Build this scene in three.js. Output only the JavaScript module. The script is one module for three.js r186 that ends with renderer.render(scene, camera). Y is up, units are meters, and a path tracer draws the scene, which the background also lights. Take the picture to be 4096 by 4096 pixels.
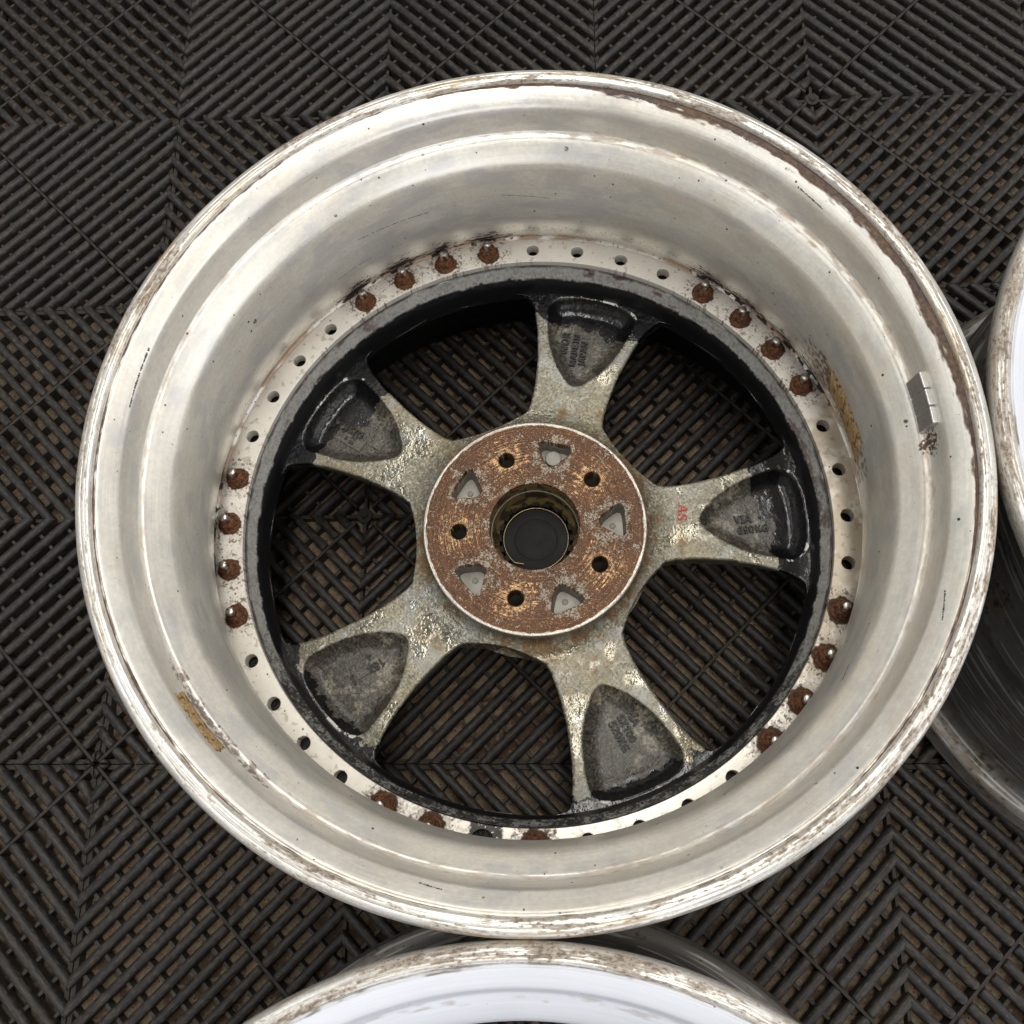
import * as THREE from 'three';
import { mergeGeometries } from 'three/addons/utils/BufferGeometryUtils.js';
import { FontLoader } from 'three/addons/loaders/FontLoader.js';
import { TextGeometry } from 'three/addons/geometries/TextGeometry.js';
import { RoundedBoxGeometry } from 'three/addons/geometries/RoundedBoxGeometry.js';
import { RectAreaLightUniformsLib } from 'three/addons/lights/RectAreaLightUniformsLib.js';

// ---------------------------------------------------------------- camera, light, exposure
const scene = new THREE.Scene();
const camera = new THREE.PerspectiveCamera(54.041, 1, 0.02, 50);
camera.position.set(0.02158, 0.77837, 0.2);
{ // right, up and back axes of the hand-held camera
  const m = new THREE.Matrix4().makeBasis(
    new THREE.Vector3(0.99845, -0.05558, -0.00318), new THREE.Vector3(0.01405, 0.30681, -0.95167), new THREE.Vector3(0.05387, 0.95015, 0.30711));
  camera.quaternion.setFromRotationMatrix(m);
}
scene.add(camera);
const renderer = new THREE.WebGLRenderer({ antialias: true });
renderer.toneMapping = THREE.LinearToneMapping;
renderer.toneMappingExposure = 0.97;
renderer.shadowMap.enabled = true;
RectAreaLightUniformsLib.init();
scene.background = new THREE.Color().setRGB(0.232, 0.231, 0.228);   // the dim, even light of the workshop around
const lampMaterial = new THREE.MeshStandardMaterial({ color: 0xffffff, emissive: 0xffffff, emissiveIntensity: 1.2, roughness: .6 });
const housingMaterial = new THREE.MeshStandardMaterial({ color: 0xd8d8d8, roughness: .5 });
function ceilingLamp(name, label, x, y, z, w, l, turn, intensity, colour) {
  const g = new THREE.Group(); g.name = name; g.position.set(x, y, z); g.rotation.y = turn;
  g.userData = { label, category: 'lamp', group: 'workshop ceiling lamps' };
  const body = new THREE.Mesh(new THREE.BoxGeometry(w + .06, .05, l + .06), housingMaterial); body.name = 'housing'; body.position.y = .03; g.add(body);
  const face = new THREE.Mesh(new THREE.BoxGeometry(w, .006, l), lampMaterial); face.name = 'diffuser'; face.position.y = 0; g.add(face);
  const light = new THREE.RectAreaLight(colour, intensity, w, l); light.rotation.x = -Math.PI / 2; light.position.y = -.006; g.add(light);
  scene.add(g); return g;
}
function doorway(label, x, y, z, w, h, turn, intensity, colour) { // open workshop door with daylight behind it
  const g = new THREE.Group(); g.name = 'doorway'; g.position.set(x, y, z); g.rotation.y = turn; g.userData = { label, category: 'doorway' };
  const pane = new THREE.Mesh(new THREE.BoxGeometry(w, h, .01), new THREE.MeshStandardMaterial({ color: 0xffffff, emissive: colour, emissiveIntensity: .5, roughness: .8 })); pane.name = 'daylight_opening'; g.add(pane);
  for (const s of [-1, 1]) { const post = new THREE.Mesh(new THREE.BoxGeometry(.08, h + .16, .06), housingMaterial); post.name = 'door_post'; post.position.set(s * (w / 2 + .04), .0, -.02); g.add(post); }
  const head = new THREE.Mesh(new THREE.BoxGeometry(w, .08, .06), housingMaterial); head.name = 'door_head'; head.position.set(0, h / 2 + .04, -.02); g.add(head);
  const light = new THREE.RectAreaLight(colour, intensity, w, h); light.position.z = -.012; g.add(light); scene.add(g); return g;
}
doorway('bright open workshop doorway behind the camera', .75, 1.25, 2.9, 2.2, 2.3, .26, 1.35, 0xf1f4ff);
doorway('bright open workshop doorway to the right of the wheels', 2.9, 1.25, .45, 2.2, 2.3, 1.42, 1.35, 0xf4f6ff).name = 'doorway_001';
ceilingLamp('ceiling_lamp', 'long ceiling lamp above the wheel', .14, 2.3, -.35, .28, 2.4, 0, 15, 0xfffaf3);
ceilingLamp('ceiling_lamp_001', 'ceiling lamp to the left of the wheel', -1.5, 2.5, .2, .5, 2.4, 0, 3, 0xf6f8ff);
ceilingLamp('ceiling_lamp_002', 'ceiling lamp to the right of the wheel', 1.9, 2.5, .3, .4, 2.4, 0, 3, 0xfff8ee);

// ---------------------------------------------------------------- helpers
const TAU = Math.PI * 2, D2R = Math.PI / 180;
let seedState = 12345;
function rnd() { seedState = (Math.imul(seedState, 1664525) + 1013904223) | 0; return (seedState >>> 0) / 4294967296; }
function hash(ix, iy, s) { let h = Math.imul(ix, 374761393) + Math.imul(iy, 668265263) + Math.imul(s, 982451653); h = Math.imul(h ^ (h >>> 13), 1274126177); h ^= h >>> 16; return (h >>> 0) / 4294967296; }
function vn(x, y, px, s) { // value noise, periodic in x with px cells (0: not periodic)
  let ix = Math.floor(x); const iy = Math.floor(y); let fx = x - ix, fy = y - iy; fx = fx * fx * (3 - 2 * fx); fy = fy * fy * (3 - 2 * fy);
  let jx = ix + 1; if (px) { ix = ((ix % px) + px) % px; jx = ((jx % px) + px) % px; }
  const a = hash(ix, iy, s), b = hash(jx, iy, s), c = hash(ix, iy + 1, s), d = hash(jx, iy + 1, s);
  return a + (b - a) * fx + (c - a + (a - b - c + d) * fx) * fy;
}
function fbm(x, y, px, oct, s) { let v = 0, a = .5, n = 0; for (let i = 0; i < oct; i++) { v += a * vn(x, y, px, s + i * 17); n += a; x *= 2; y *= 2; px *= 2; a *= .5; } return v / n; }
const clamp = (x, a = 0, b = 1) => x < a ? a : x > b ? b : x;
const sstep = (a, b, x) => { const t = clamp((x - a) / (b - a)); return t * t * (3 - 2 * t); };
function dots(x, y, px, s, prob, rmin, rmax) { // scattered round specks, one at most per cell; 1 inside
  const ix = Math.floor(x), iy = Math.floor(y); let v = 0;
  for (let j = -1; j <= 1; j++) for (let i = -1; i <= 1; i++) {
    let kx = ix + i; if (px) kx = ((kx % px) + px) % px;
    if (hash(kx, iy + j, s) > prob) continue;
    const cx = ix + i + hash(kx, iy + j, s + 1), cy = iy + j + hash(kx, iy + j, s + 2), r = rmin + (rmax - rmin) * hash(kx, iy + j, s + 3) ** 3;
    const d = Math.hypot(x - cx, y - cy); if (d < r) v = Math.max(v, clamp((r - d) / r * 2.5));
  }
  return v;
}
const mixc = (o, r, g, b, t) => { o[0] += (r - o[0]) * t; o[1] += (g - o[1]) * t; o[2] += (b - o[2]) * t; };
function texture(data, w, h, srgb) {
  const t = new THREE.DataTexture(data, w, h); t.wrapS = t.wrapT = THREE.RepeatWrapping; t.magFilter = THREE.LinearFilter; t.minFilter = THREE.LinearMipmapLinearFilter; t.generateMipmaps = true;
  if (srgb) t.colorSpace = THREE.SRGBColorSpace; t.needsUpdate = true; return t;
}
// fn(u, v, o): o = [r, g, b (sRGB 0-255), roughness, metalness, height 0-1]
function surface(w, h, fn, extra = {}, bumpScale = 0) {
  const col = new Uint8Array(w * h * 4), orm = new Uint8Array(w * h * 4), bmp = bumpScale ? new Uint8Array(w * h * 4) : null, o = [0, 0, 0, .5, 0, .5];
  for (let j = 0, k = 0; j < h; j++) for (let i = 0; i < w; i++, k += 4) {
    o[3] = .5; o[4] = 0; o[5] = .5; fn((i + .5) / w, (j + .5) / h, o);
    col[k] = clamp(o[0], 0, 255); col[k + 1] = clamp(o[1], 0, 255); col[k + 2] = clamp(o[2], 0, 255); col[k + 3] = 255;
    orm[k] = 255; orm[k + 1] = clamp(o[3]) * 255; orm[k + 2] = clamp(o[4]) * 255; orm[k + 3] = 255;
    if (bmp) { bmp[k] = bmp[k + 1] = bmp[k + 2] = clamp(o[5]) * 255; bmp[k + 3] = 255; }
  }
  const ot = texture(orm, w, h, false);
  const m = new THREE.MeshPhysicalMaterial({ map: texture(col, w, h, true), roughnessMap: ot, metalnessMap: ot, roughness: 1, metalness: 1, side: THREE.DoubleSide, ...extra });
  if (bmp) { m.bumpMap = texture(bmp, w, h, false); m.bumpScale = bumpScale; }
  return m;
}
function plain(hex, roughness, metalness = 0, extra = {}) { return new THREE.MeshPhysicalMaterial({ color: hex, roughness, metalness, side: THREE.DoubleSide, ...extra }); }
function part(name, geometry, material, parent) { const m = new THREE.Mesh(geometry, material); m.name = name; m.castShadow = m.receiveShadow = true; parent.add(m); return m; }
function geom(pos, idx, uv) {
  const g = new THREE.BufferGeometry(); g.setAttribute('position', new THREE.Float32BufferAttribute(pos, 3));
  if (uv) g.setAttribute('uv', new THREE.Float32BufferAttribute(uv, 2)); g.setIndex(idx); g.computeVertexNormals(); return g;
}
// turned shape: profile [[r, y] ...]; the texture is laid out in `rows` bands of 360/rows degrees; wobble(theta, i) may move a point
function lengths(p) { const s = [0]; for (let i = 1; i < p.length; i++) s.push(s[i - 1] + Math.hypot(p[i][0] - p[i - 1][0], p[i][1] - p[i - 1][1])); return s; }
function turned(p, seg, rows = 1, wobble) {
  const s = lengths(p), S = s[s.length - 1], pos = [], uv = [], idx = [], nor = [];
  const nm = p.map((q, i) => { const a = p[Math.max(0, i - 1)], b = p[Math.min(p.length - 1, i + 1)], dr = b[0] - a[0], dy = b[1] - a[1], l = Math.hypot(dr, dy) || 1; return [dy / l, -dr / l]; });
  const per = seg / rows, n = p.length;
  for (let row = 0; row < rows; row++) {
    const base = pos.length / 3;
    for (let k = 0; k <= per; k++) {
      const th = TAU * (row * per + k) / seg, c = Math.cos(th), d = Math.sin(th);
      for (let i = 0; i < n; i++) {
        let [r, y] = p[i]; if (wobble) { const w = wobble(th, i); r += w[0]; y += w[1]; }
        pos.push(r * c, y, r * d); nor.push(nm[i][0] * c, nm[i][1], nm[i][0] * d);
        uv.push(k / per, (row + .02 + .96 * s[i] / S) / rows);
      }
    }
    for (let k = 0; k < per; k++) for (let i = 0; i < n - 1; i++) { const a = base + k * n + i, b = a + n; idx.push(a, a + 1, b, b, a + 1, b + 1); }
  }
  const g = geom(pos, idx, uv); g.setAttribute('normal', new THREE.Float32BufferAttribute(nor, 3)); return g;
}
const bandTex = (rows, S, fn) => (u, v, o) => { const row = Math.min(rows - 1, Math.floor(v * rows)); fn(TAU * (row + u) / rows, clamp((v * rows - row - .02) / .96) * S, o); };
function smoothProfile(pts, n) { const c = new THREE.SplineCurve(pts.map(([a, b]) => new THREE.Vector2(a, b))); return c.getPoints(n).map((v) => [v.x, v.y]); }
const degDiff = (a, b) => { let d = (a - b) % 360; if (d > 180) d -= 360; if (d < -180) d += 360; return d; };
const inArc = (deg, a, b, soft = 6) => { const m = (a + b) / 2, h = (b - a) / 2; return 1 - sstep(h - soft, h + soft, Math.abs(degDiff(deg, m))); };

// ---------------------------------------------------------------- ground and floor tiles
const GROUND_Y = -.0185, H = .2, P = H / 10.75, RIBW = .0074;
{
  const m = surface(1024, 1024, (u, v, o) => {
    const x = u * 32, y = v * 32, big = fbm(x * .5, y * .5, 16, 3, 3), mid = fbm(x * 3, y * 3, 96, 3, 9), fine = vn(x * 16, y * 16, 512, 21);
    o[0] = 136 + 40 * (mid - .5) + 34 * (fine - .5); o[1] = 119 + 40 * (mid - .5) + 32 * (fine - .5); o[2] = 96 + 34 * (mid - .5) + 26 * (fine - .5);
    mixc(o, 72, 55, 42, sstep(.48, .66, big) * .75); mixc(o, 150, 138, 116, sstep(.62, .75, fbm(x * 2, y * 2, 64, 3, 31)) * .6);
    mixc(o, 30, 25, 20, dots(x * 5, y * 5, 160, 40, .25, .05, .4)); mixc(o, 190, 180, 160, dots(x * 9, y * 9, 288, 47, .08, .05, .3));
    o[3] = .9; o[5] = .5 + .4 * (mid - .5) + .3 * (fine - .5);
  }, {}, .0012);
  const g = new THREE.PlaneGeometry(5, 5); g.rotateX(-Math.PI / 2); const uv = g.attributes.uv; for (let i = 0; i < uv.count; i++) uv.setXY(i, uv.getX(i) * 5 / .3, uv.getY(i) * 5 / .3);
  const ground = part('ground', g, m, scene); ground.position.y = GROUND_Y; ground.userData = { kind: 'structure', label: 'dirty concrete ground under the floor tiles' };
}
const ribMaterials = [[44, 42, 40], [47, 44, 40], [41, 40, 39]].map(([r, g, b], q) => surface(512, 256, (u, v, o) => {
  const x = u * 256, y = v * 24; // u: along, v: across
  const s1 = fbm(x * .12, y * 1.6, 31, 3, 5 + q), s2 = vn(x * .5, y * 4, 128, 11 + q), dust = fbm(x * .3, y * .5, 77, 3, 23 + q);
  const k = 1 + .55 * (s1 - .5) + .3 * (s2 - .5); o[0] = r * k; o[1] = g * k; o[2] = b * k;
  mixc(o, 92, 80, 66, sstep(.5, .72, dust) * .5);
  mixc(o, 120, 116, 110, sstep(.74, .9, vn(x * .16, y * 5, 41, 71 + q)) * .5);
  mixc(o, 24, 23, 22, sstep(.62, .8, fbm(x * .2, y * 2.4, 51, 3, 131 + q)) * .5);
  mixc(o, 175, 170, 160, dots(x * .5, y * .6, 128, 90 + q, .09, .03, .2) * .8);
  o[3] = .56 + .3 * (dust - .4) - .12 * (s1 - .5); o[5] = .5 + .7 * (s1 - .5) + .4 * (s2 - .5);
}, {}, .00025));
const webMaterial = surface(256, 256, (u, v, o) => {
  const x = u * 40, y = v * 40, n = fbm(x, y, 40, 3, 8), d = fbm(x * .4, y * .4, 16, 2, 18); o[0] = 66 + 40 * (n - .5); o[1] = 63 + 38 * (n - .5); o[2] = 58 + 36 * (n - .5);
  mixc(o, 96, 84, 68, sstep(.5, .75, d) * .45); o[3] = .8; o[5] = n;
}, {}, .0002);
function ribGeometry(k, side) { // local: x along the rib away from the mid-web, z outwards from the tile centre
  const c = (k + .17) * P, inner = c < H, L = (inner ? c : 2 * H - c) / Math.SQRT2, sg = inner ? 1 : -1;
  const w = RIBW / 2, sec = [[-w * .9, -.0115], [-w, -.0036]];
  for (let i = 1; i < 6; i++) { const a = Math.PI * (1 - i / 6); sec.push([Math.cos(a) * w, -.0036 + Math.sin(a) * .0036]); }
  sec.push([w, -.0036], [w * .9, -.0115]);
  const st = [[.0012, .72, .0012], [.002, .93, .0003], [.0032, 1, 0], [1, 1, 0]], pos = [], uv = [], idx = [], n = sec.length, u0 = rnd(), v0 = rnd();
  const gap = inner ? .0001 : .0007;
  st.forEach(([s, sc, dy], q) => {
    let arc = 0;
    sec.forEach(([z, y], i) => {
      const end = q === 3 ? Math.max(.0013, L - gap + sg * z) : Math.min(s, L * .5);
      const yy = y > -.01 ? y - dy : y; if (i) arc += Math.hypot(z - sec[i - 1][0], y - sec[i - 1][1]);
      pos.push(end * side, yy, z * sc); uv.push(u0 + end / .25, v0 + arc / .028);
    });
  });
  for (let q = 0; q < 3; q++) for (let i = 0; i < n - 1; i++) { const a = q * n + i, b = a + n; if (side > 0) idx.push(a, a + 1, b, b, a + 1, b + 1); else idx.push(a, b, a + 1, b, b + 1, a + 1); }
  for (const q of [0, 3]) { const b0 = q * n; for (let i = 1; i < n - 1; i++) { if ((q === 3) === (side > 0)) idx.push(b0, b0 + i, b0 + i + 1); else idx.push(b0, b0 + i + 1, b0 + i); } }
  return { g: geom(pos, idx, uv), c };
}
const ribs = []; for (let k = 1; k <= 21; k++) for (const side of [-1, 1]) ribs.push(ribGeometry(k, side));
function boxAt(w, h, d, x, y, z, turn) {
  const g = new THREE.BoxGeometry(w, h, d); const uv = g.attributes.uv, o = rnd(); for (let i = 0; i < uv.count; i++) uv.setXY(i, uv.getX(i) * Math.max(w, d) / .05 + o, uv.getY(i) * .15 + o * 3);
  g.rotateY(turn); g.translate(x, y, z); return g;
}
// webs between the ribs, for one tile (quadrant q: outward direction at 45 + 90 q degrees)
const tickGeo = [], braceGeo = [], edgeGeo = [];
for (let q = 0; q < 4; q++) {
  const a = (45 + 90 * q) * D2R, ox = Math.cos(a), oz = Math.sin(a), tx = -oz, tz = ox;
  for (let k = 1; k < 21; k++) {
    const c = (k + .67) * P / Math.SQRT2, half = (c * Math.SQRT2 < H ? c : 2 * H / Math.SQRT2 - c) - .004;
    for (let j = -8; j <= 8; j++) { if (!j) continue; const s = j * .0199; if (Math.abs(s) > half) continue;
      tickGeo.push(boxAt(.0025, .0112, P / Math.SQRT2 - RIBW + .0016, ox * c + tx * s, -.0121, oz * c + tz * s, -Math.atan2(tz, tx))); }
  }
  braceGeo.push(boxAt(.0022, .0155, (H * Math.SQRT2 - .012), ox * (H / Math.SQRT2 + .003), -.0096, oz * (H / Math.SQRT2 + .003), Math.atan2(ox, oz)));
  const e = 90 * q * D2R, ex = Math.cos(e), ez = Math.sin(e);
  edgeGeo.push(boxAt(.0026, .009, H - .006, ex * H / 2, -.0118, ez * H / 2, Math.atan2(ex, ez)));
  edgeGeo.push(boxAt(.0034, .010, 2 * H - .0012, ex * (H - .0023), -.0122, ez * (H - .0021), -e));
}
const webGeometry = mergeGeometries([...tickGeo, ...edgeGeo]), braceGeometries = braceGeo;
const hubGeometry = new THREE.CylinderGeometry(.0066, .0066, .008, 8).rotateY(Math.PI / 8); hubGeometry.translate(0, -.0085, 0);
const knobGeometry = new THREE.CylinderGeometry(.0026, .003, .002, 12); knobGeometry.translate(0, -.0038, 0);
const floor = new THREE.Group(); floor.name = 'floor'; floor.userData = { kind: 'structure', label: 'black ribbed plastic garage floor made of square snap-in tiles' }; scene.add(floor);
const CX = .345014, CZ = .452054;
const placed = (q, o) => { const a = -(90 * q) * D2R; o.rotation.y = a; return o; };
let tileNumber = 0, ribNumber = 0;
for (const X of [-3, -1, 1, 3, 5, 7]) for (const Z of [-2, 0, 2, 4, 6]) {
  const near = X > -2 && X < 6 && Z > -1 && Z < 5;
  const tile = new THREE.Group(); tile.name = 'floor_tile' + (tileNumber ? '_' + String(tileNumber).padStart(3, '0') : ''); tileNumber++;
  tile.position.set(X * H - CX, (rnd() - .5) * .0006 - .0004, Z * H - CZ); tile.rotation.y = (rnd() - .5) * .002; floor.add(tile);
  part('web_grid', webGeometry, webMaterial, tile); part('centre_hub', mergeGeometries([hubGeometry, knobGeometry]), ribMaterials[0], tile);
  for (const g of braceGeometries) part('diagonal_web', g, ribMaterials[1], tile);
  const merged = [];
  for (let q = 0; q < 4; q++) for (const { g, c } of ribs) {
    const a = (45 + 90 * q) * D2R;
    if (near) { const m = part('rib', g, ribMaterials[(ribNumber++ * 7 + (rnd() * 3 | 0)) % 3], tile); m.position.set(Math.cos(a) * c / Math.SQRT2, 0, Math.sin(a) * c / Math.SQRT2); m.rotation.y = Math.PI / 2 - a; }
    else { const h = g.clone(); h.rotateY(Math.PI / 2 - a); h.translate(Math.cos(a) * c / Math.SQRT2, 0, Math.sin(a) * c / Math.SQRT2); merged.push(h); }
  }
  if (!near) { const m = part('rib_field', mergeGeometries(merged), ribMaterials[1], tile); m.userData.kind = 'stuff'; }
}

{ // grit and paint flakes lying on the ground and on the tiles
  const m = new THREE.InstancedMesh(new THREE.TetrahedronGeometry(.0007, 0), new THREE.MeshStandardMaterial({ color: 0xffffff, roughness: .6 }), 900), M = new THREE.Matrix4(), q = new THREE.Quaternion(), e = new THREE.Euler(), c = new THREE.Color();
  for (let i = 0; i < 900; i++) { const k = .35 + 1.2 * rnd() ** 4; e.set(rnd() * 6, rnd() * 6, rnd() * 6); q.setFromEuler(e); M.compose(new THREE.Vector3((rnd() - .45) * 1.3, GROUND_Y + .0004, (rnd() - .48) * 1.3), q, new THREE.Vector3(k * 1.6, k, k)); m.setMatrixAt(i, M); const g = .1 + .7 * rnd() ** 2; c.setRGB(g, g * .93, g * .82); m.setColorAt(i, c); }
  m.name = 'grit'; m.userData = { kind: 'stuff', label: 'scattered grit and pale flakes on the ground between the ribs', category: 'grit' }; scene.add(m);
}

// ---------------------------------------------------------------- wheel profiles (radius, height above the floor)
const lipProfile = [[.2425, .2635], [.2446, .2665], ...smoothProfile([[.2452, .2685], [.2457, .2725], [.2455, .2760], [.2443, .2787], [.2425, .2797]], 10), [.2415, .2799], [.2413, .27965], [.2409, .27965], [.2407, .28], [.2392, .2801], [.2390, .27985], [.2386, .27985], [.2384, .28], [.2373, .2798], [.2366, .2793], [.2361, .2784], [.2358, .2770]];
const grooveProfile = [[.2358, .2770], [.2354, .2764], [.2348, .2763], [.2344, .2768]];
const barrelProfile = [...grooveProfile, ...smoothProfile([[.2341, .2772], [.2325, .2764], [.2295, .2744], [.2266, .2722], [.2248, .2702], [.2238, .2675], [.2231, .2640], [.2220, .2580], [.2208, .2526]], 56), [.2200, .2516], [.2186, .2511], [.2178, .2508],
  ...smoothProfile([[.2172, .2502], [.2150, .2486], [.2118, .2456], [.2088, .2422], [.2069, .2392], [.2057, .2355], [.2049, .2310], [.2039, .2235], [.2026, .2110], [.2021, .2000], [.2028, .1870], [.2046, .1760], [.2072, .1660], [.2103, .1575], [.2132, .1510], [.2150, .1472]], 96), [.2156, .1458], [.2158, .1446], [.2154, .1436], [.2140, .1428]];
const barrelS = lengths(barrelProfile), BS = barrelS[barrelS.length - 1];
const atS = (s) => { let i = 1; while (i < barrelS.length - 1 && barrelS[i] < s) i++; const t = clamp((s - barrelS[i - 1]) / (barrelS[i] - barrelS[i - 1])), a = barrelProfile[i - 1], b = barrelProfile[i], l = Math.hypot(b[0] - a[0], b[1] - a[1]); return { r: a[0] + (b[0] - a[0]) * t, y: a[1] + (b[1] - a[1]) * t, nr: (b[1] - a[1]) / l, ny: -(b[0] - a[0]) / l }; };
const sAtY = (y) => { let i = 4; while (i < barrelProfile.length - 1 && barrelProfile[i][1] > y) i++; return barrelS[i]; };
const S_LEDGE = sAtY(.2511), S_CREASE = sAtY(.1458);
const outerProfile = [[.2425, .2635], [.2390, .2590], [.2330, .2560], [.2300, .2520], [.2286, .2470], [.2286, .2300], [.2292, .2270], [.2290, .2235], [.2270, .2200], [.2215, .2170], [.2120, .2140], [.2085, .2110], [.2074, .2050], [.2074, .1950], [.2090, .1830], [.2130, .1720], [.2170, .1620], [.2210, .1540], [.2238, .1500], [.2245, .1480], [.2245, .1330], [.2255, .1310], [.2262, .1290], [.2285, .1200], [.2286, .0600], [.2294, .0560], [.2292, .0510], [.2280, .0470], [.2280, .0400], [.2300, .0340], [.2340, .0305], [.2400, .0290],
  ...smoothProfile([[.2440, .0280], [.2462, .0230], [.2466, .0170], [.2455, .0100], [.2430, .0050], [.2390, .0016], [.2350, .0004]], 16), [.2320, .0000], [.2275, .0015], [.2252, .0060], [.2245, .0200]];
const rimProfile = [[.2130, .1290], [.2000, .1290], [.1956, .1300], [.1955, .1374], [.1951, .1379], [.1946, .1376], [.1941, .1366], [.1930, .1335], [.1912, .1290], [.1900, .1262], [.1892, .1243], [.1886, .1226], [.1880, .1200], [.1876, .1150], [.1874, .1060], [.1880, .1030], [.1940, .1000], [.2080, .0930], [.2190, .0790], [.2234, .0580], [.2238, .0100], [.2246, .0030]];

// ---------------------------------------------------------------- wheel materials
const NUTS = [18, 27, 36, 45, 90, 108, 117, 162, 171, 180, 189, 234, 243, 252, 261, 306, 315, 324, 333];
const HOLES = []; for (let k = 0; k < 40; k++) if (!NUTS.includes(k * 9) && k !== 11) HOLES.push(k * 9);
const scratches = [[-163, .0128, -172.6, .0137, .00045], [-79.2, .0012, -70.3, .0049, .00055], [-70.3, .0049, -64, .0056, .0003], [-62.2, .0032, -55, .0058, .0004], [-45.3, .0127, -40.2, .0137, .0003], [21, .011, 25, .008, .0003], [33, .060, 36, .056, .0003], [100, .010, 103, .011, .0003], [-109, .0795, -123.2, .076, .00016], [-122, .100, -130, .101, .00014], [-95, .078, -86, .083, .00014]];
const barrelMaterial = surface(2048, 1024, bandTex(2, BS, (th, s, o) => {
  const deg = th / D2R, a = th * .22, cir = (cell) => Math.round(TAU * .22 / cell), N = (cell, cs, oct, sd) => { const px = cir(cell); return fbm(th / TAU * px, s / cs, px, oct, sd); };
  const turnLines = vn(th / TAU * 60, s / .00035, 60, 3), mott = N(.03, .012, 4, 7), fine = N(.0016, .0016, 2, 13);
  o[0] = 233; o[1] = 229; o[2] = 218; let k = 1 + .05 * (turnLines - .5) + .10 * (mott - .5) + .07 * (fine - .5); o[0] *= k; o[1] *= k; o[2] *= k;
  o[3] = .36 + .14 * (mott - .5) + .08 * (fine - .5); o[4] = .46; o[5] = .5 + .25 * (turnLines - .5) + .35 * (fine - .5);
  mixc(o, 190, 192, 195, sstep(.48, .7, N(.02, .009, 5, 19)) * .32);                       // bluish oxide clouds
  mixc(o, 206, 190, 164, sstep(.5, .74, N(.03, .012, 5, 29)) * .22 * (.4 + .6 * inArc(deg, -80, 60, 20))); // yellowish film in patches
  // grime in the groove behind the lip
  const gw = .35 * inArc(deg, 120, 230, 15) + 1.0 * inArc(deg, -100, -5, 10) + .45 * inArc(deg, -5, 50, 10) + .15, gn = N(.008, .002, 4, 37), wide = .0022 + .0022 * inArc(deg, -76, 10, 8);
  const g1 = sstep(.32, .52, .3 + (gn - .5) * .6 + gw * .55 - s / wide * .38); if (s < .012) { mixc(o, 70 + 60 * (fine - .5) + 50 * (mott - .5), 50 + 50 * (fine - .5) + 40 * (mott - .5), 37 + 36 * (fine - .5), g1 * .85); o[3] += .35 * g1; o[4] -= .5 * g1; }
  // stain along the ledge
  const ld = Math.abs(s - S_LEDGE + .0012), lw = .12 + .6 * inArc(deg, -88, -25, 10) + .3 * inArc(deg, -25, 130, 10), l1 = sstep(.46, .72, N(.007, .0016, 5, 43) + lw * .2 - ld / .0035 * .26) * (.45 + .55 * lw);
  if (ld < .02) { mixc(o, 148, 126, 106, l1 * .6); o[3] += .2 * l1; o[4] -= .3 * l1; }
  // brown weeping and black smears at the crease beside the nuts
  const cd = S_CREASE - s; if (cd < .03 && cd > -.008) {
    const w1 = inArc(deg, 150, 272, 8) * .5 + inArc(deg, 300, 372, 8) * .55 + .05, b1 = sstep(.5, .78, N(.012, .005, 4, 53) + w1 * .32 - Math.max(0, cd) / .018 * .35);
    mixc(o, 128, 88, 54, b1 * .55); o[4] -= .25 * b1;
    let near = 9; for (const nd of NUTS) near = Math.min(near, Math.abs(degDiff(deg, nd)) * (.6 + .8 * hash(nd, 3, 5)));
    const b2 = sstep(.5, .6, N(.0042, .0026, 4, 59) + .30 * (1 - near / 4.2) - Math.abs(cd - .005) / .011 * .2); if (near < 5) { mixc(o, 44, 30, 24, b2 * .92); o[3] += .4 * b2; o[4] -= .6 * b2; o[5] += .3 * b2; }
    const p = cir(.0021), sp = inArc(deg, 262, 318, 8) * .5 + inArc(deg, 190, 262, 8) * .3 + .06, d3 = dots(th / TAU * p, s / .0021, p, 61, sp, .1, .38); mixc(o, 52, 47, 42, d3 * .85); o[5] -= .3 * d3;
  }
  { const p = cir(.011), d = dots(th / TAU * p, s / .011, p, 67, .2, .02, .085); mixc(o, 48, 42, 37, d); o[5] -= .4 * d; }
  { const p = cir(.016), d = dots(th / TAU * p, s / .016, p, 71, .16, .02, .05); mixc(o, 236, 236, 232, d); o[5] += .4 * d; }
  { const p = cir(.03), d = dots(th / TAU * p, s / .03, p, 77, .22, .02, .07); if (d > .05) { const r = vn(th / TAU * cir(.0008), s / .0008, cir(.0008), 81); mixc(o, 90, 76, 62, d * (r > .45 ? .9 : .2)); } }
  for (const [d0, s0, d1, s1, w] of scratches) { const dx = degDiff(d1, d0) * D2R * .22, dy = s1 - s0, px = degDiff(deg, d0) * D2R * .22, py = s - s0; if (Math.abs(px) > .1) continue; const t = (px * dx + py * dy) / (dx * dx + dy * dy); if (t < 0 || t > 1) continue; const ds = Math.abs(px * dy - py * dx) / Math.hypot(dx, dy) + (vn(t * 40, 1, 0, 91) - .5) * w; if (ds < w && vn(t * 60, 7, 0, 95) > .22) mixc(o, 62, 60, 62, .9); }
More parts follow.
